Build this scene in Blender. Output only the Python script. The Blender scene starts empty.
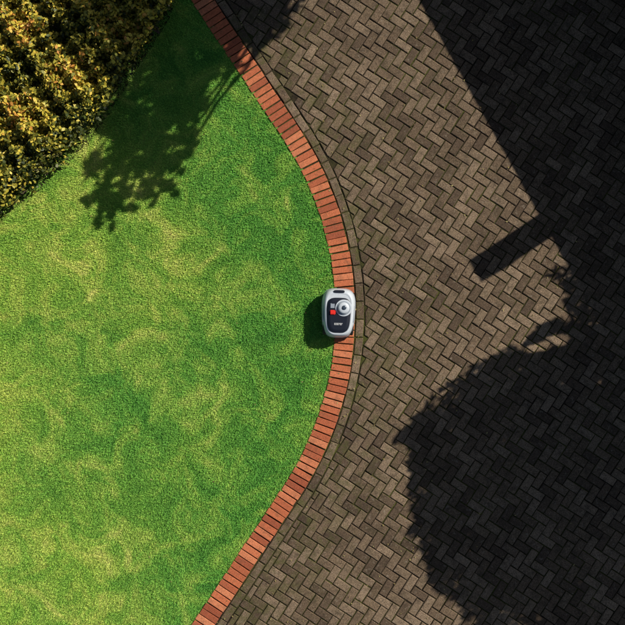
import bpy, bmesh, math, random
import numpy as np
from mathutils import Vector, Matrix
random.seed(7); rng=np.random.default_rng(11)
S=80.0
def W(px,py): return ((px-312.5)/S,(312.5-py)/S)
EL=math.radians(40); TE=math.tan(EL)
LH=Vector((-0.835,-0.56)).normalized()      # horizontal travel direction of sunlight
scene=bpy.context.scene
col=scene.collection

# ---------------------------------------------------------------- helpers
def new_obj(name,me,parent=None):
    o=bpy.data.objects.new(name,me); col.objects.link(o)
    if parent: o.parent=parent
    return o
def empty(name,loc=(0,0,0)):
    o=bpy.data.objects.new(name,None); col.objects.link(o); o.location=loc; o.empty_display_size=.2
    return o
class NT:
    def __init__(s,name,rough=.8,spec=.3):
        s.m=bpy.data.materials.new(name); s.m.use_nodes=True; s.t=s.m.node_tree
        s.b=s.t.nodes['Principled BSDF']; s.b.inputs['Roughness'].default_value=rough
        s.b.inputs['Specular IOR Level'].default_value=spec
    def n(s,typ,**kw):
        x=s.t.nodes.new(typ)
        for k,v in kw.items(): setattr(x,k,v)
        return x
    def l(s,a,b): s.t.links.new(a,b)
    def pos(s): return s.n('ShaderNodeNewGeometry').outputs['Position']
    def noise(s,scale,detail=4,rough=.6,vec=None,dist=0):
        x=s.n('ShaderNodeTexNoise'); x.inputs['Scale'].default_value=scale
        x.inputs['Detail'].default_value=detail; x.inputs['Roughness'].default_value=rough
        x.inputs['Distortion'].default_value=dist
        s.l(vec if vec else s.pos(),x.inputs['Vector']); return x.outputs['Fac']
    def ramp(s,fac,stops,interp='LINEAR'):
        r=s.n('ShaderNodeValToRGB'); r.color_ramp.interpolation=interp
        e=r.color_ramp.elements
        while len(e)<len(stops): e.new(.5)
        for i,(p,c) in enumerate(stops):
            e[i].position=p; e[i].color=(c[0],c[1],c[2],1) if not isinstance(c,(int,float)) else (c,c,c,1)
        s.l(fac,r.inputs[0]); return r.outputs[0]
    def mix(s,f,a,b,mode='MIX'):
        x=s.n('ShaderNodeMix',data_type='RGBA',blend_type=mode)
        for i,v in ((0,f),(6,a),(7,b)):
            if isinstance(v,(int,float)): x.inputs[i].default_value=v
            elif isinstance(v,tuple): x.inputs[i].default_value=(*v,1)
            else: s.l(v,x.inputs[i])
        return x.outputs[2]
    def attr(s,name): return s.n('ShaderNodeAttribute',attribute_name=name).outputs['Fac']
    def base(s,c):
        if isinstance(c,tuple): s.b.inputs['Base Color'].default_value=(*c,1)
        else: s.l(c,s.b.inputs['Base Color'])
    def bump(s,h,strength=.4,dist=.01):
        b=s.n('ShaderNodeBump'); b.inputs['Strength'].default_value=strength; b.inputs['Distance'].default_value=dist
        s.l(h,b.inputs['Height']); s.l(b.outputs[0],s.b.inputs['Normal'])

# ---------------------------------------------------------------- materials
def mat_grass(name,gain=1.0,blade=True):
    m=NT(name,.75,.1)
    g=lambda c:tuple(min(1,x*gain) for x in c)
    big=m.noise(.5,2,.5,dist=.5); mid=m.noise(2.2,5,.7,dist=.9)
    c1=m.ramp(mid,[(.28,g((.045,.165,.028))),(.47,g((.09,.255,.04))),(.60,g((.18,.33,.055))),(.76,g((.38,.43,.11)))])
    c2=m.ramp(mid,[(.28,g((.10,.245,.035))),(.46,g((.20,.34,.05))),(.58,g((.33,.41,.08))),(.72,g((.50,.48,.15)))])
    # lawn is more worn and yellow away from the brick edge
    sx=m.n('ShaderNodeSeparateXYZ'); m.l(m.pos(),sx.inputs[0])
    mr=m.n('ShaderNodeMapRange'); mr.inputs[1].default_value=-.2; mr.inputs[2].default_value=-4.0
    mr.inputs[3].default_value=-.2; mr.inputs[4].default_value=.27; m.l(sx.outputs[0],mr.inputs[0])
    ad=m.n('ShaderNodeMath',operation='ADD'); m.l(big,ad.inputs[0]); m.l(mr.outputs[0],ad.inputs[1])
    f=m.ramp(ad.outputs[0],[(.36,0.),(.72,1.)])
    c=m.mix(f,c1,c2)
    if blade:
        r=m.attr('rnd')
        c=m.mix(.8,c,m.ramp(r,[(0,(.75,.78,.68)),(.6,(1,1,1)),(.93,(1.1,1.05,.85)),(1,(1.5,1.2,1.4))]),'MULTIPLY')
    m.base(c); return m.m
M_blade=mat_grass('grass_blades',1.62)
M_turf=mat_grass('turf',.95,False)

m=NT('field',.9,.1)
m.base(m.ramp(m.noise(.3,6),[(.3,(.04,.09,.02)),(.7,(.09,.15,.035))])); M_field=m.m

m=NT('joint_moss',.95,.1)
nz=m.noise(1.1,4,.6)
c=m.ramp(m.noise(40,3),[(.3,(.014,.011,.007)),(.7,(.045,.034,.022))])
c=m.mix(m.ramp(nz,[(.40,0.),(.60,.85)]),c,m.ramp(m.noise(25,3),[(.3,(.025,.03,.008)),(.7,(.11,.12,.026))]))
m.base(c); M_joint=m.m

def mat_paver(name):
    m=NT(name,.85,.18)
    r=m.attr('rnd')
    c=m.ramp(r,[(0,(.078,.054,.038)),(.3,(.122,.086,.058)),(.55,(.152,.108,.073)),(.8,(.175,.128,.088)),(1,(.225,.165,.115))])
    big=m.noise(.6,3,.5)
    c=m.mix(.8,c,m.ramp(big,[(.3,(.78,.75,.70)),(.7,(1.15,1.12,1.05))]),'MULTIPLY')
    sp=m.noise(85,3,.8)
    c=m.mix(.9,c,m.ramp(sp,[(.34,.35),(.5,1.),(.66,1.95)]),'MULTIPLY')
    st=m.noise(9,5,.75)
    c=m.mix(m.ramp(st,[(.48,0.),(.70,.75)]),c,(.042,.031,.020))
    li=m.noise(23,3,.7)
    c=m.mix(m.ramp(li,[(.58,0.),(.72,.5)]),c,(.28,.235,.18))
    mo=m.attr('moss'); ms=m.noise(6,5,.75)
    mm=m.n('ShaderNodeMath',operation='MULTIPLY'); m.l(mo,mm.inputs[0]); m.l(m.ramp(ms,[(.46,0.),(.66,.9)]),mm.inputs[1])
    c=m.mix(mm.outputs[0],c,m.ramp(sp,[(.3,(.042,.045,.015)),(.7,(.12,.12,.035))]))
    m.base(c); m.bump(sp,.7,.005); return m.m
M_paver=mat_paver('clay_paver')

m=NT('red_brick',.8,.25)
r=m.attr('rnd'); c=m.ramp(r,[(0,(.29,.075,.035)),(.3,(.42,.115,.05)),(.7,(.50,.145,.062)),(1,(.58,.21,.10))])
sp=m.noise(80,4,.7); c=m.mix(.8,c,m.ramp(sp,[(.3,.5),(.5,1.),(.7,1.5)]),'MULTIPLY')
c=m.mix(m.ramp(m.noise(12,5,.7),[(.5,0.),(.72,.55)]),c,(.14,.075,.04))
m.base(c); m.bump(sp,.5,.003); M_red=m.m

def mat_leaf(name,stops,rough=.5):
    m=NT(name,rough,.3); m.base(m.ramp(m.attr('rnd'),stops)); return m.m
M_leaf=mat_leaf('tree_leaf',[(0,(.03,.065,.016)),(.5,(.045,.09,.022)),(1,(.08,.12,.03))])
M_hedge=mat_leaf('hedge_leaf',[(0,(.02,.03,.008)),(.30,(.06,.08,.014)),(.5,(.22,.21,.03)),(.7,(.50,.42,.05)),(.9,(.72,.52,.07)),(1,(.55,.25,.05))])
M_debris=mat_leaf('fallen_leaf',[(0,(.10,.06,.03)),(.5,(.25,.2,.06)),(1,(.4,.35,.14))],.8)
m=NT('bark',.9,.2); bn=m.noise(18,5,.7); m.base(m.ramp(bn,[(.3,(.05,.035,.025)),(.7,(.14,.105,.075))])); m.bump(bn,.8,.02); M_bark=m.m
m=NT('soil',.95,.1); bn=m.noise(30,5,.7); m.base(m.ramp(bn,[(.3,(.012,.009,.006)),(.7,(.05,.035,.022))])); m.bump(bn,.8,.02); M_soil=m.m

# ---------------------------------------------------------------- edge curve
R=4.025; CX,CY=W(23,313); A0=math.radians(33.5)
def path(s,off):
    a=s/R
    if abs(a)<=A0:
        return (CX+(R+off)*math.cos(a),CY+(R+off)*math.sin(a))
    sg=1 if a>0 else -1; t=(abs(a)-A0)*R
    px,py=CX+(R+off)*math.cos(A0),CY+sg*(R+off)*math.sin(A0)
    return (px-math.sin(A0)*t, py+sg*math.cos(A0)*t)
def sdist(x,y):
    dx,dy=x-CX,y-CY; a=math.atan2(dy,dx)
    if abs(a)<=A0: 
        r=math.hypot(dx,dy); return r-R,(dx/r,dy/r)
    sg=1 if a>0 else -1
    nx,ny=math.cos(A0),sg*math.sin(A0)
    return dx*nx+dy*ny-R,(nx,ny)
def sdist_np(x,y):
    dx=x-CX; dy=y-CY; a=np.arctan2(dy,dx)
    d1=np.hypot(dx,dy)-R
    d2=dx*math.cos(A0)+np.abs(dy)*math.sin(A0)-R
    return np.where(np.abs(a)<=A0,d1,d2)

# ---------------------------------------------------------------- ground sheets
def sheet(name,pts,z,mat):
    me=bpy.data.meshes.new(name); me.from_pydata([(x,y,z) for x,y in pts],[],[tuple(range(len(pts)))])
    me.materials.append(mat); return new_obj(name,me)
sheet('ground',[(-400,-400),(400,-400),(400,400),(-400,400)],0.0,M_field)
sheet('paving_bed',[(-9,-9),(12,-9),(12,9),(-9,9)],0.036,M_joint)
SL=7.6
pts=[path(s,-.09) for s in np.linspace(-SL,SL,120)]
lawn_pts=pts+[(-14,pts[-1][1]),(-14,pts[0][1])]
sheet('lawn',lawn_pts,0.042,M_turf)

# ---------------------------------------------------------------- brick solids in one mesh
def inset(poly,d):
    n=len(poly); out=[]
    for i in range(n):
        p0=poly[i-1];p1=poly[i];p2=poly[(i+1)%n]
        e1=(p1[0]-p0[0],p1[1]-p0[1]);e2=(p2[0]-p1[0],p2[1]-p1[1])
        l1=math.hypot(*e1);l2=math.hypot(*e2)
        if l1<1e-6 or l2<1e-6: return None
        n1=(-e1[1]/l1,e1[0]/l1);n2=(-e2[1]/l2,e2[0]/l2)
        k=1+n1[0]*n2[0]+n1[1]*n2[1]
        if k<.15: return None
        out.append((p1[0]+d*(n1[0]+n2[0])/k,p1[1]+d*(n1[1]+n2[1])/k))
    return out
def area(p): return .5*sum(p[i-1][0]*p[i][1]-p[i][0]*p[i-1][1] for i in range(len(p)))
def clip(poly,q,n):
    out=[]
    for i in range(len(poly)):
        a=poly[i-1];b=poly[i]
        da=(a[0]-q[0])*n[0]+(a[1]-q[1])*n[1]; db=(b[0]-q[0])*n[0]+(b[1]-q[1])*n[1]
        if (da>=0)!=(db>=0):
            t=da/(da-db); out.append((a[0]+(b[0]-a[0])*t,a[1]+(b[1]-a[1])*t))
        if db>=0: out.append(b)
    res=[]
    for p in out:
        if not res or math.hypot(p[0]-res[-1][0],p[1]-res[-1][1])>.004: res.append(p)
    if len(res)>1 and math.hypot(res[0][0]-res[-1][0],res[0][1]-res[-1][1])<.004: res.pop()
    return res
class Bricks:
    def __init__(s): s.v=[];s.f=[];s.r=[];s.m=[]
    def add(s,poly,ztop,joint,bev,moss=0,tilt=.0022,jit=.0015):
        if len(poly)<3 or area(poly)<.0022: return
        o=inset(poly,joint+abs(random.gauss(0,.0008))); 
        if not o or area(o)<=.001: return
        i=inset(o,bev)
        if not i or area(i)<=0.0004: return
        cx=sum(p[0] for p in o)/len(o);cy=sum(p[1] for p in o)/len(o)
        tx=random.gauss(0,tilt)/.1;ty=random.gauss(0,tilt)/.1;dz=random.gauss(0,.0016)
        rt=random.gauss(0,.011); cr,sr=math.cos(rt),math.sin(rt)
        sx_,sy_=random.gauss(0,jit),random.gauss(0,jit)
        rot=lambda p:(cx+sx_+(p[0]-cx)*cr-(p[1]-cy)*sr,cy+sy_+(p[0]-cx)*sr+(p[1]-cy)*cr)
        J=[(random.gauss(0,.0012),random.gauss(0,.0012)) for _ in o]
        o=[rot(p) for p in o]; i=[rot(p) for p in i]
        o=[(p[0]+j[0],p[1]+j[1]) for p,j in zip(o,J)]; i=[(p[0]+j[0],p[1]+j[1]) for p,j in zip(i,J)]
        b=len(s.v);n=len(o)
        zt=lambda p:ztop+dz+(p[0]-cx)*tx+(p[1]-cy)*ty
        s.v+=[(p[0],p[1],.02) for p in o]+[(p[0],p[1],zt(p)-bev*.8) for p in o]+[(p[0],p[1],zt(p)) for p in i]
        F=[tuple(b+2*n+k for k in range(n))]
        for k in range(n):
            k2=(k+1)%n
            F.append((b+k,b+k2,b+n+k2,b+n+k)); F.append((b+n+k,b+n+k2,b+2*n+k2,b+2*n+k))
        s.f+=F; r=random.random(); s.r+=[r]*len(F); s.m+=[moss]*len(F)
    def build(s,name,mat):
        me=bpy.data.meshes.new(name); me.from_pydata(s.v,[],s.f); me.materials.append(mat)
        a=me.attributes.new('rnd','FLOAT','FACE'); a.data.foreach_set('value',s.r)
        a=me.attributes.new('moss','FLOAT','FACE'); a.data.foreach_set('value',s.m)
        return new_obj(name,me)
HW=.128
red=Bricks(); s=-SL
while s<SL:
    p=.088
    q=[path(s,-HW),path(s,HW),path(s+p,HW),path(s+p,-HW)]
    if area(q)<0:q=q[::-1]
    red.add(q,.058,.0062,.004,0,.0022,.0024); s+=p
red.build('brick_edging',M_red)
pav=Bricks()
o0=HW+.004
CWD=.108
for row,(a,b) in enumerate(((o0,o0+CWD),)):
    s=-SL+row*.11
    while s<SL:
        L=.215
        q=[path(s,a),path(s,b),path(s+L,b),path(s+L,a)]
        if area(q)<0:q=q[::-1]
        pav.add(q,.050,.006,.006,1.0,.003,.002); s+=L
edge=o0+CWD+.002
PW=.108; TH=math.radians(-33); ct,st=math.cos(TH),math.sin(TH)
N=112
for i in range(-N,N):
    for j in range(-N,N):
        r=(i-j)%4
        if r==0: q=[(i,j),(i+2,j),(i+2,j+1),(i,j+1)]
        elif r==3: q=[(i,j),(i+1,j),(i+1,j+2),(i,j+2)]
        else: continue
        q=[(PW*(x*ct-y*st),PW*(x*st+y*ct)) for x,y in q]
        cx=sum(p[0] for p in q)/4;cy=sum(p[1] for p in q)/4
        if not(-4.5<cx<8 and -6.5<cy<6.5): continue
        d,n=sdist(cx,cy)
        if d<edge-.15: continue
        if d<edge+.2:
            q=clip(q,(cx+n[0]*(edge-d),cy+n[1]*(edge-d)),n)
        moss=max(0.,min(1.,.85-(d-edge)*.9))+.10
        pav.add(q,.050,.0050,.007,moss)
pav.build('block_paving',M_paver)

# ---------------------------------------------------------------- grass blades
def mesh_np(name,V,F,k,mats,rnd,parent=None,smooth=False):
    me=bpy.data.meshes.new(name)
    me.vertices.add(len(V)); me.vertices.foreach_set('co',V.astype(np.float32).ravel())
    nf=len(F); me.loops.add(nf*k); me.loops.foreach_set('vertex_index',F.astype(np.int32).ravel())
    me.polygons.add(nf); me.polygons.foreach_set('loop_start',np.arange(nf,dtype=np.int32)*k)
    me.polygons.foreach_set('loop_total',np.full(nf,k,dtype=np.int32))
    me.update(calc_edges=True); me.validate()
    a=me.attributes.new('rnd','FLOAT','FACE'); a.data.foreach_set('value',rnd.astype(np.float32))
    me.materials.append(mats); return new_obj(name,me,parent)
NB=560000
x=rng.uniform(-4.7,.75,NB); y=rng.uniform(-4.5,4.5,NB)
d=sdist_np(x,y); keep=(d<-HW+.002+rng.normal(0,.011,NB)+.008*np.sin(y*13)*np.sin(y*5.3)); x=x[keep];y=y[keep]; n=len(x)
ang=rng.uniform(0,2*np.pi,n)+0; L=rng.uniform(.020,.040,n); lean=rng.uniform(.45,.97,n)
w=rng.uniform(.0024,.0042,n)
dx,dy=np.cos(ang),np.sin(ang)
B=np.stack([x,y,np.full(n,.04)],1)
side=np.stack([-dy*w,dx*w,np.zeros(n)],1)
tip=B+np.stack([dx*L*lean,dy*L*lean,L*np.sqrt(1-lean**2*.9)],1)
midp=B+np.stack([dx*L*lean*.35,dy*L*lean*.35,L*np.sqrt(1-lean**2*.9)*.6],1)
V=np.empty((n,4,3)); V[:,0]=B-side*.5; V[:,1]=midp+side; V[:,2]=tip; V[:,3]=midp-side
F=np.arange(n*4).reshape(n,4)
mesh_np('lawn_grass',V.reshape(-1,3),F,4,M_blade,rng.random(n))

# ---------------------------------------------------------------- foliage
def leaves(name,P,size,mat,parent=None,flat=.5,aspect=.55,rnd=None):
    n=len(P); 
    nrm=rng.normal(0,1,(n,3)); nrm[:,2]=np.abs(nrm[:,2])+flat; nrm/=np.linalg.norm(nrm,axis=1)[:,None]
    t=rng.normal(0,1,(n,3)); t-=nrm*np.sum(t*nrm,1)[:,None]; t/=np.linalg.norm(t,axis=1)[:,None]
    b=np.cross(nrm,t); s=(size*rng.uniform(.65,1.3,n))[:,None]
    V=np.empty((n,6,3))
    V[:,0]=P-t*s*.5; V[:,1]=P-t*s*.12+b*s*aspect*.5+nrm*s*.05; V[:,2]=P+t*s*.25+b*s*aspect*.38+nrm*s*.03
    V[:,3]=P+t*s*.55-nrm*s*.08; V[:,4]=P+t*s*.25-b*s*aspect*.38+nrm*s*.03; V[:,5]=P-t*s*.12-b*s*aspect*.5+nrm*s*.05
    if rnd is None: rnd=rng.random(n)
    return mesh_np(name,V.reshape(-1,3),np.arange(n*6).reshape(n,6),6,mat,rnd,parent)
def inpoly(px,py,poly):
    c=np.zeros(len(px),bool); n=len(poly)
    for i in range(n):
        x1,y1=poly[i-1];x2,y2=poly[i]
        cond=((y1>py)!=(y2>py))
        with np.errstate(divide='ignore',invalid='ignore'):
            xi=(x2-x1)*(py-y1)/(y2-y1+1e-12)+x1
        c^=cond&(px<xi)
    return c
def limb(bm,pts,r0,r1,seg=8):
    rings=[]
    for i,p in enumerate(pts):
        p=Vector(p); a=Vector(pts[max(0,i-1)]);b=Vector(pts[min(len(pts)-1,i+1)])
        dr=(b-a).normalized(); u=dr.orthogonal().normalized(); v=dr.cross(u)
        r=r0+(r1-r0)*i/(len(pts)-1)
        rings.append([bm.verts.new(p+r*(math.cos(2*math.pi*k/seg)*u+math.sin(2*math.pi*k/seg)*v)) for k in range(seg)])
    for i in range(len(rings)-1):
        for k in range(seg):
            try: bm.faces.new((rings[i][k],rings[i][(k+1)%seg],rings[i+1][(k+1)%seg],rings[i+1][k]))
            except: pass
def proj(P):
    k=(P[:,2]-.05)/TE
    return P[:,0]+LH.x*k,P[:,1]+LH.y*k
def crown_pt(px,py,k):   # where a crown mass must hang for its shade to reach a spot on the ground
    x,y=W(px,py); return (x-LH.x*k,y-LH.y*k,k*TE)
def wob(a,b,n=6,amp=.08):
    a=Vector(a);b=Vector(b); out=[]
    for i in range(n+1):
        t=i/n; q=a.lerp(b,t); f=math.sin(math.pi*t)*amp*(b-a).length
        out.append(q+Vector((random.uniform(-1,1)*f*.4,random.uniform(-1,1)*f*.4,f*.6)))
    return out
def tree(name,base,blobs,nl,size,poly=None,reject=None,tr=.13,clump=.1,npc=9,pw=3,asp=.55):
    par=empty(name,(base[0],base[1],0.03))
    P=[]
    tot=sum(b[3]**pw for b in blobs)
    for (x,y,z,r) in blobs:
        m_=int(nl/npc*r**pw/tot)
        v=rng.normal(0,1,(m_,3)); v/=np.linalg.norm(v,axis=1)[:,None]
        c=v*(r*rng.random((m_,1))**.45)+np.array([x,y,z])
        c=np.repeat(c,npc,0)+rng.normal(0,clump,(m_*npc,3))
        P.append(c)
    P=np.concatenate(P)
    if poly is not None:
        sx,sy=proj(P); 
        P=P[inpoly(sx,sy,poly)]
    if reject is not None: P=P[~reject(P)]
    P=P[P[:,2]>1.2]
    leaves('crown',P-np.array([base[0],base[1],.03]),size,M_leaf,par,aspect=asp)
    bm=bmesh.new()
    cen=np.mean(np.array([b[:3] for b in blobs]),0)
    fork=Vector((base[0]*.75+cen[0]*.25,base[1]*.75+cen[1]*.25,cen[2]*.5))
    limb(bm,[Vector((base[0],base[1],0)),Vector((base[0],base[1],.35)),Vector(((base[0]+fork.x)/2,(base[1]+fork.y)/2,fork.z*.6)),fork],tr,tr*.7,12)
    for b in blobs: 
        limb(bm,wob(fork,b[:3]),tr*.35,tr*.07)
    me=bpy.data.meshes.new('trunk'); bm.to_mesh(me); bm.free(); me.materials.append(M_bark)
    for p in me.polygons:p.use_smooth=True
    t=new_obj('trunk',me,par); t.location=(-base[0],-base[1],0)
    return par

# -- house frame (bungalow standing right of the paving)
U=Vector((.489,-.872)).normalized(); Vv=Vector((-U.y,U.x)); 
ZE=2.5; kx=(ZE-.05)/TE
e=W(540,213); E0=Vector((e[0]-LH.x*kx,e[1]-LH.y*kx))
UL,UR=-9.0,2.5; DEP=6.2
def inhouse(P):
    rx=P[:,0]-E0.x; ry=P[:,1]-E0.y
    u=rx*U.x+ry*U.y; v=rx*Vv.x+ry*Vv.y
    return (u>UL-.2)&(u<UR+.2)&(v>-.15)&(v<DEP)&(P[:,2]<ZE+.15+np.minimum(np.clip(v,0,9),3.1)*.46)

polyL=[W(*p) for p in [(91,120),(96,142),(106,151),(90,156),(78,165),(80,177),(97,180),(99,187),(82,191),(84,206),(101,200),(104,207),(97,216),(90,229),(104,238),(114,228),(115,213),(121,211),(131,224),(138,211),(134,200),(144,197),(152,210),(159,196),(153,187),(164,186),(174,205),(180,191),(166,179),(168,172),(180,176),(191,173),(184,160),(199,157),(190,146),(206,141),(201,125),(215,90),(300,20),(400,-300),(-250,-300),(-60,60)]]
blL=[(*crown_pt(118,158,4.4),.24),(*crown_pt(112,192,4.3),.2),(*crown_pt(103,220,4.2),.13),(*crown_pt(128,208,4.3),.15),(*crown_pt(168,155,4.4),.24),(*crown_pt(168,188,4.3),.14),(*crown_pt(148,190,4.3),.16),(*crown_pt(90,167,4.3),.14),(*crown_pt(92,200,4.3),.13),(*crown_pt(188,150,4.3),.14),
     (*crown_pt(142,165,4.4),.22),(*crown_pt(148,130,4.6),.36),(*crown_pt(105,110,4.9),.42),(*crown_pt(180,105,4.9),.4),(*crown_pt(70,60,5.2),.5),(*crown_pt(140,55,5.2),.6),
     (*crown_pt(200,40,5.0),.6),(*crown_pt(250,0,4.8),.7),(*crown_pt(180,-30,5.2),.8),(*crown_pt(260,-60,4.9),.8)]
tree('maple_tree',(2.3,6.4),blL,4600,.135,polyL,inhouse,tr=.10,clump=.06,npc=3,pw=2,asp=.85)

polyR=[W(*p) for p in [(527,258),(538,259),(546,268),(545,276),(556,282),(568,294),(565,305),(571,312),(578,322),(566,322),(556,318),(541,325),(532,331),(524,345),(536,343),(547,336),(560,332),(572,336),(566,345),(552,348),(540,353),(524,352),(512,346),(500,349),(490,357),(478,360),(466,372),(452,375),(443,386),(432,393),(424,407),(412,414),(409,424),(399,430),(391,441),(404,441),(412,449),(408,462),(411,475),(407,489),(414,515),(405,535),(425,560),(430,585),(460,605),(455,640),(500,700),(1000,900),(1000,120),(600,120),(560,230)]]
blR=[(*crown_pt(460,425,4.0),.62),(*crown_pt(540,400,4.1),.72),(*crown_pt(425,452,4.0),.4),(*crown_pt(490,480,4.1),.85),(*crown_pt(580,460,4.2),.95),
     (*crown_pt(480,560,4.2),.8),(*crown_pt(570,560,4.3),.95),(*crown_pt(640,520,4.4),.95),(*crown_pt(640,620,4.4),.95),(*crown_pt(620,400,4.3),.7),
     (*crown_pt(560,300,4.0),.45),(*crown_pt(590,345,4.0),.5),(*crown_pt(545,340,3.9),.35),(*crown_pt(430,440,4.0),.5),(*crown_pt(510,370,4.0),.5),(*crown_pt(440,490,4.0),.5)]
tree('beech_tree',(6.1,-.5),blR,60000,.085,polyR,inhouse,tr=.16,clump=.06,npc=9)

# -- golden hedge, upper left
HP=[W(*p) for p in [(-160,330),(0,226),(14,210),(30,198),(42,190),(54,174),(68,168),(78,153),(90,143),(112,112),(138,70),(170,20),(200,-60),(-160,-60)]]
hp=empty('golden_hedge',(-3.6,2.4,.04))
n=150000
x=rng.uniform(-4.9,-1.2,n); y=rng.uniform(.6,4.7,n)
dd=(np.sin(x*9+y*4)+np.sin(y*11-x*6+1.3)+np.sin(x*23+y*17)*.5)
ok=inpoly(x+dd*.028,y+dd*.028,HP); x=x[ok];y=y[ok]
top=.60+.11*(np.sin(x*7+1)*np.sin(y*6))+.08*np.sin(x*19+y*13)+.06*np.sin(y*31-x*12)
z=.05+(top-.05)*rng.random(len(x))**.4
P=np.stack([x,y,z],1)
ln=Vector((W(0,226)[0]-W(90,143)[0],W(0,226)[1]-W(90,143)[1])).normalized()
q0=W(45,184); dist=np.abs((x-q0[0])*(-ln.y)+(y-q0[1])*ln.x)
lim=.12+.6*np.sqrt(np.clip(dist/.35,0,1))
P=P[z<lim+rng.normal(0,.03,len(z))]
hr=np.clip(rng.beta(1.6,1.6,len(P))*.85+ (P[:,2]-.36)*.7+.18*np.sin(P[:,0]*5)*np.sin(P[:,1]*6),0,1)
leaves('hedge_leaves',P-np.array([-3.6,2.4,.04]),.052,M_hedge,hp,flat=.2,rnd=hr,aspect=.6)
sheet('hedge_bed',HP,.048,M_soil)
bm=bmesh.new()
for k in range(60):
    while True:
        bx,by=random.uniform(-4.6,-1.5),random.uniform(1,4.5)
        if inpoly(np.array([bx]),np.array([by]),HP)[0]: break
    for _ in range(3):
        limb(bm,wob((bx,by,.04),(bx+random.uniform(-.18,.1),by+random.uniform(-.1,.18),.5)),.01,.003,5)
me=bpy.data.meshes.new('hedge_stems'); bm.to_mesh(me); bm.free(); me.materials.append(M_bark)
t=new_obj('hedge_stems',me,hp); t.location=(3.6,-2.4,-.04)

# -- fallen bits
n=900
x=rng.uniform(-4,4.2,n);y=rng.uniform(-4,4,n); d=sdist_np(x,y)
pr=np.where(d>-.1,np.exp(-np.clip(d-.1,0,9)*.8)*.9+.2,.10); k=rng.random(n)<pr
P=np.stack([x[k],y[k],np.where(d[k]>-.12,.062,.076)],1)
leaves('fallen_leaves',P,.022,M_debris,None,flat=6)

# ---------------------------------------------------------------- house
def brick_wall_mat():
    m=NT('wall_brick',.85,.2)
    tc=m.n('ShaderNodeTexCoord'); b=m.n('ShaderNodeTexBrick'); 
    mp=m.n('ShaderNodeMapping'); mp.inputs['Rotation'].default_value=(math.radians(90),0,0)
    m.l(tc.outputs['Object'],mp.inputs[0]); m.l(mp.outputs[0],b.inputs[0])
    b.inputs['Scale'].default_value=1; b.inputs['Brick Width'].default_value=.225; b.inputs['Row Height'].default_value=.075
    b.inputs['Mortar Size'].default_value=.008
    b.inputs['Color1'].default_value=(.33,.13,.08,1); b.inputs['Color2'].default_value=(.22,.09,.06,1); b.inputs['Mortar'].default_value=(.35,.32,.28,1)
    m.base(b.outputs[0]); return m.m
M_wall=brick_wall_mat()
m=NT('roof_tile',.8,.2); rn=m.noise(9,4); m.base(m.ramp(rn,[(.3,(.07,.045,.035)),(.7,(.15,.09,.06))])); M_roof=m.m
m=NT('white_paint',.4,.4); m.base((.78,.78,.76)); M_white=m.m
m=NT('window_glass',.08,.6); m.base((.03,.04,.05)); M_glass=m.m
m=NT('door_paint',.35,.4); m.base((.03,.10,.07)); M_door=m.m
HM=Matrix(((U.x,Vv.x,0,E0.x),(U.y,Vv.y,0,E0.y),(0,0,1,.0),(0,0,0,1)))
house=empty('brick_house'); house.matrix_world=HM
def boxes(name,lst,mat,parent,bev=0):
    bm=bmesh.new()
    for (x0,x1,y0,y1,z0,z1) in lst:
        g=bmesh.ops.create_cube(bm,size=1)['verts']
        for v in g: v.co=Vector(((x0+x1)/2+v.co.x*(x1-x0),(y0+y1)/2+v.co.y*(y1-y0),(z0+z1)/2+v.co.z*(z1-z0)))
    if bev: bmesh.ops.bevel(bm,geom=bm.edges[:],offset=bev,segments=2,affect='EDGES')
    me=bpy.data.meshes.new(name); bm.to_mesh(me); bm.free(); me.materials.append(mat)
    return new_obj(name,me,parent)
f0,b0=.35,DEP-.35; uL,uR=UL+.25,UR-.2
ops=[(-7.6,-6.2,.95,2.1),(-5.2,-4.25,.04,2.1),(-3.2,-1.5,.95,2.1),(.8,1.9,.95,2.1)]
lst=[];cur=uL
for (a,b,z0,z1) in ops:
    lst.append((cur,a,f0,f0+.25,.03,ZE-.02)); 
    if z0>.1: lst.append((a,b,f0,f0+.25,.03,z0))
    lst.append((a,b,f0,f0+.25,z1,ZE-.02)); cur=b
lst.append((cur,uR,f0,f0+.25,.03,ZE-.02))
lst+=[(uL,uR,b0-.25,b0,.03,ZE-.02),(uL,uL+.25,f0+.25,b0-.25,.03,ZE-.02),(uR-.25,uR,f0+.25,b0-.25,.03,ZE-.02)]
boxes('walls',lst,M_wall,house)
hr=(DEP/2)*.46
gv=[];gf=[]
for u0,u1 in ((uL,uL+.25),(uR-.25,uR)):
    b=len(gv)
    for u in (u0,u1): gv+=[(u,f0,ZE-.02),(u,b0,ZE-.02),(u,DEP/2,ZE+hr-.12)]
    gf+=[(b,b+1,b+2),(b+3,b+5,b+4),(b,b+3,b+4,b+1),(b,b+2,b+5,b+3),(b+1,b+4,b+5,b+2)]
me=bpy.data.meshes.new('gables'); me.from_pydata(gv,[],gf); me.materials.append(M_wall); new_obj('gables',me,house)
bm=bmesh.new(); nc=18; sl=DEP/2/nc
for side in (0,1):
    for k in range(nc):
        v0=k*sl; v1=(k+1)*sl+.03
        za=ZE+v0*.46+.03; zb=ZE+min(v1,DEP/2)*.46+.0
        if side: v0,v1=DEP-v0,DEP-v1
        q=[(UL,v0,za-.035),(UR,v0,za-.035),(UR,v0,za),(UL,v0,za),(UR,v1,zb),(UL,v1,zb)]
        vs=[bm.verts.new(p) for p in q]
        bm.faces.new((vs[0],vs[1],vs[2],vs[3])); bm.faces.new((vs[3],vs[2],vs[4],vs[5]))
me=bpy.data.meshes.new('roof'); bm.to_mesh(me); bm.free(); me.materials.append(M_roof); new_obj('roof',me,house)
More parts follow.
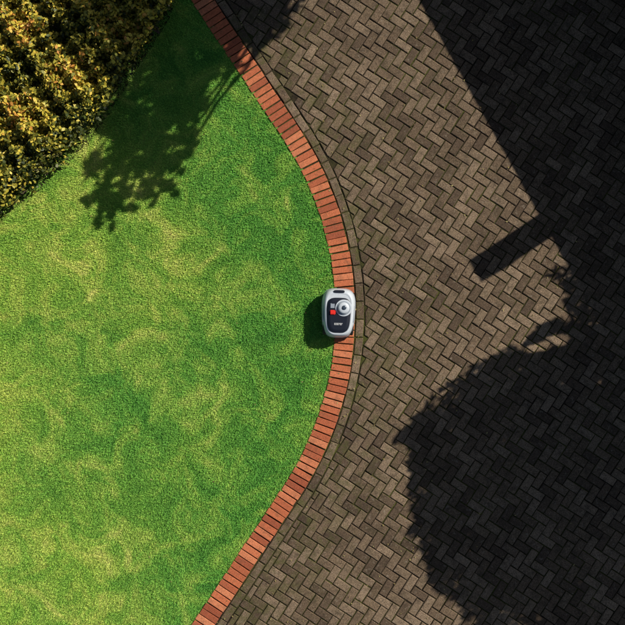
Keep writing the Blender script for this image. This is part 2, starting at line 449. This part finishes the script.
boxes('ridge',[(UL-.01,UR+.01,DEP/2-.1,DEP/2+.1,ZE+hr-.02,ZE+hr+.07)],M_roof,house,.03)
boxes('fascia',[(UL,UR,.012,.04,ZE-.18,ZE-.04),(UL,UR,DEP-.04,DEP-.012,ZE-.18,ZE-.04),(UL,UR,.045,f0-.004,ZE-.06,ZE-.045)],M_white,house)
fr=[];gl=[]
for i,(a,b,z0,z1) in enumerate(ops):
    if i==1: continue
    y0=f0+.08;y1=f0+.14
    fr+=[(a,a+.06,y0,y1,z0,z1),(b-.06,b,y0,y1,z0,z1),(a+.06,b-.06,y0,y1,z0,z0+.06),(a+.06,b-.06,y0,y1,z1-.06,z1),((a+b)/2-.03,(a+b)/2+.03,y0,y1,z0+.06,z1-.06),(a-.05,b+.05,f0-.05,f0-.002,z0-.06,z0-.003)]
    gl.append((a+.05,b-.05,f0+.10,f0+.115,z0+.05,z1-.05))
boxes('window_frames',fr,M_white,house); boxes('window_glass',gl,M_glass,house)
boxes('door',[(-5.15,-4.30,f0+.08,f0+.13,.05,2.05),(-5.0,-4.45,f0+.065,f0+.079,.3,.95),(-5.0,-4.45,f0+.065,f0+.079,1.15,1.85)],M_door,house)
dz=86/S*TE
boxes('chimney',[(.0,.30,.0,.33,.03,ZE+dz-.12),(-.006,.306,-.006,.336,ZE+dz-.12,ZE+dz)],M_wall,house)

# ---------------------------------------------------------------- robot lawn mower
MX,MY=W(338,313); mow=empty('robot_lawn_mower',(MX,MY,.05)); mow.rotation_euler=(0,0,math.radians(-1.5)); mow.scale=(1,1,1.22)
def P_(name,base,rough,metal=0,coat=0):
    m=NT(name,rough,.5); nz=m.noise(60,3); 
    m.base(m.mix(.35,base,m.ramp(nz,[(.3,.8),(.7,1.1)]),'MULTIPLY')); m.b.inputs['Metallic'].default_value=metal
    m.b.inputs['Coat Weight'].default_value=coat; return m.m
M_shell=P_('shell_white',(.56,.61,.66),.38,0,.15); M_grey=P_('shell_grey',(.28,.32,.37),.4); M_blk=P_('panel_black',(.014,.017,.027),.3)
M_btn=P_('button_red',(.75,.03,.02),.35); M_rub=P_('rubber',(.02,.02,.02),.8); M_lbl=P_('label_white',(.7,.7,.7),.5); M_lens=P_('lens_blue',(.05,.07,.10),.1)
def outline(hw,hl,taper,n=64,ex=3.4):
    out=[]
    for i in range(n):
        a=2*math.pi*i/n; c,s_=math.cos(a),math.sin(a)
        x=math.copysign(abs(c)**(2/ex),c)*hw; y=math.copysign(abs(s_)**(2/ex),s_)*hl
        x*=1+taper*(y/hl); out.append((x,y))
    return out
def loft(name,rings,mat,parent,cap=True,ex=3.4,loc=(0,0,0)):
    bm=bmesh.new(); R_=[]
    for (hw,hl,tp,z,oy) in rings: R_.append([bm.verts.new((x,y+oy,z)) for x,y in outline(hw,hl,tp,ex=ex)])
    for a,b in zip(R_,R_[1:]):
        for k in range(len(a)):
            k2=(k+1)%len(a); bm.faces.new((a[k],a[k2],b[k2],b[k]))
    if cap: bm.faces.new(R_[-1])
    me=bpy.data.meshes.new(name); bm.to_mesh(me); bm.free(); me.materials.append(mat)
    for p in me.polygons:p.use_smooth=len(p.vertices)==4
    o=new_obj(name,me,parent); o.location=loc; return o
T=.07
loft('lower_chassis',[(.15,.25,T,.035,0),(.175,.275,T,.045,0),(.18,.28,T,.09,0)],M_blk,mow)
loft('shell',[(.182,.285,T,.07,0),(.200,.298,T,.078,0),(.203,.302,T,.10,0),(.198,.297,T,.15,0),(.188,.288,T,.19,0),(.176,.276,T,.215,0),(.160,.260,T,.228,-.002),(.148,.245,T,.231,-.005),(.143,.238,T,.226,-.008)],M_shell,mow)
loft('shell_seam',[(.2045,.3035,T,.104,0),(.2060,.305,T,.107,0),(.2055,.3045,T,.116,0),(.202,.301,T,.118,0)],M_grey,mow,cap=False)
loft('control_panel',[(.141,.212,T,.222,-.026),(.141,.212,T,.236,-.026),(.137,.207,T,.241,-.026),(.10,.17,T,.246,-.028)],M_blk,mow,ex=3.8)
loft('carry_handle',[(.066,.017,0,.225,.262),(.066,.017,0,.236,.262),(.060,.013,0,.239,.262)],M_blk,mow,ex=4)
def disc(name,r,z0,z1,cx,cy,mat,dome=0,n=40,bev=.004):
    bm=bmesh.new(); prof=[(r,z0),(r,z1-bev),(r-bev,z1)]
    if dome:
        for t in (.25,.5,.7,.85,.95,): prof.append(((r-bev)*math.cos(t*math.pi/2),z1+dome*math.sin(t*math.pi/2)))
    R_=[[bm.verts.new((cx+rr*math.cos(2*math.pi*k/n),cy+rr*math.sin(2*math.pi*k/n),z)) for k in range(n)] for rr,z in prof]
    for a,b in zip(R_,R_[1:]):
        for k in range(n): bm.faces.new((a[k],a[(k+1)%n],b[(k+1)%n],b[k]))
    bm.faces.new(R_[-1]); me=bpy.data.meshes.new(name); bm.to_mesh(me); bm.free(); me.materials.append(mat)
    for p in me.polygons:p.use_smooth=len(p.vertices)==4
    return new_obj(name,me,mow)
dx,dy=.058,.062
disc('dial_collar',.1026,.24,.252,dx,dy,M_shell)
disc('dial_ring',.084,.252,.262,dx,dy,M_grey)
disc('dial_knob',.070,.262,.275,dx,dy,M_shell,dome=.012)
disc('dial_lens',.028,.280,.292,dx+.004,dy+.004,M_lens,dome=.006)
boxes('stop_button',[(-.108,-.040,-.022,.034,.240,.262)],M_btn,mow,.008)
boxes('display',[(-.105,-.048,.055,.115,.240,.250)],M_grey,mow,.004)
lb=[]; xx=-.050
for wd in (.014,.011,.015,.012,.014,.012):
    lb+=[(xx,xx+wd*.35,-.145,-.122,.2462,.2485),(xx+wd*.35,xx+wd,-.128,-.122,.2462,.2485)]
    if random.random()<.7: lb.append((xx+wd*.35,xx+wd,-.145,-.139,.2462,.2485))
    xx+=wd+.004
boxes('label',lb,M_lbl,mow)
boxes('side_trim',[(-.190,-.178,-.11,.09,.197,.203),(.178,.190,-.11,.09,.197,.203)],M_grey,mow,.002)
def wheel(name,cx,cy,r,w):
    bm=bmesh.new(); n=36
    prof=[(-w/2,r*.45),(-w/2,r*.85),(-w/2+.008,r*.97),(w/2-.008,r*.97),(w/2,r*.85),(w/2,r*.45)]
    R_=[[bm.verts.new((cx+a,cy+(rr*(1.04 if (k%3==0 and rr>r*.9) else 1))*math.cos(2*math.pi*k/n),r/1.22*1+(rr*(1.04 if (k%3==0 and rr>r*.9) else 1))*math.sin(2*math.pi*k/n)/1.22+.004)) for k in range(n)] for a,rr in prof]
    for a,b in zip(R_,R_[1:]):
        for k in range(n): bm.faces.new((a[k],a[(k+1)%n],b[(k+1)%n],b[k]))
    bm.faces.new(R_[0]);bm.faces.new(R_[-1]); me=bpy.data.meshes.new(name); bm.to_mesh(me); bm.free(); me.materials.append(M_rub)
    new_obj(name,me,mow)
wheel('wheel_rear_left',-.165,-.17,.10,.045);wheel('wheel_rear_right',.165,-.17,.10,.045)
wheel('wheel_front_left',-.12,.20,.045,.03);wheel('wheel_front_right',.12,.20,.045,.03)

# ---------------------------------------------------------------- light
w=bpy.data.worlds.new('World'); scene.world=w; w.use_nodes=True
bg=w.node_tree.nodes['Background']; sk=w.node_tree.nodes.new('ShaderNodeTexSky'); sk.sky_type='NISHITA'; sk.sun_disc=False
sk.sun_elevation=EL; sk.sun_rotation=math.atan2(-LH.x,-LH.y)
w.node_tree.links.new(sk.outputs[0],bg.inputs[0]); bg.inputs[1].default_value=.05
sl_=bpy.data.lights.new('sun','SUN'); sl_.energy=5; sl_.angle=math.radians(.4); sl_.color=(1,.94,.84)
so=bpy.data.objects.new('sun',sl_); col.objects.link(so)
so.rotation_euler=Vector((LH.x,LH.y,-TE)).to_track_quat('-Z','Y').to_euler(); so.location=(20,14,18)
# ---------------------------------------------------------------- camera
H=12.0
cam=bpy.data.cameras.new('camera'); co=bpy.data.objects.new('camera',cam); col.objects.link(co)
co.location=(0,0,H); co.rotation_euler=(0,0,0); cam.sensor_width=36; cam.angle=2*math.atan(312.5/S/H); cam.clip_end=1500
scene.camera=co
scene.view_settings.view_transform='Standard'; scene.view_settings.look='None'; scene.view_settings.exposure=0
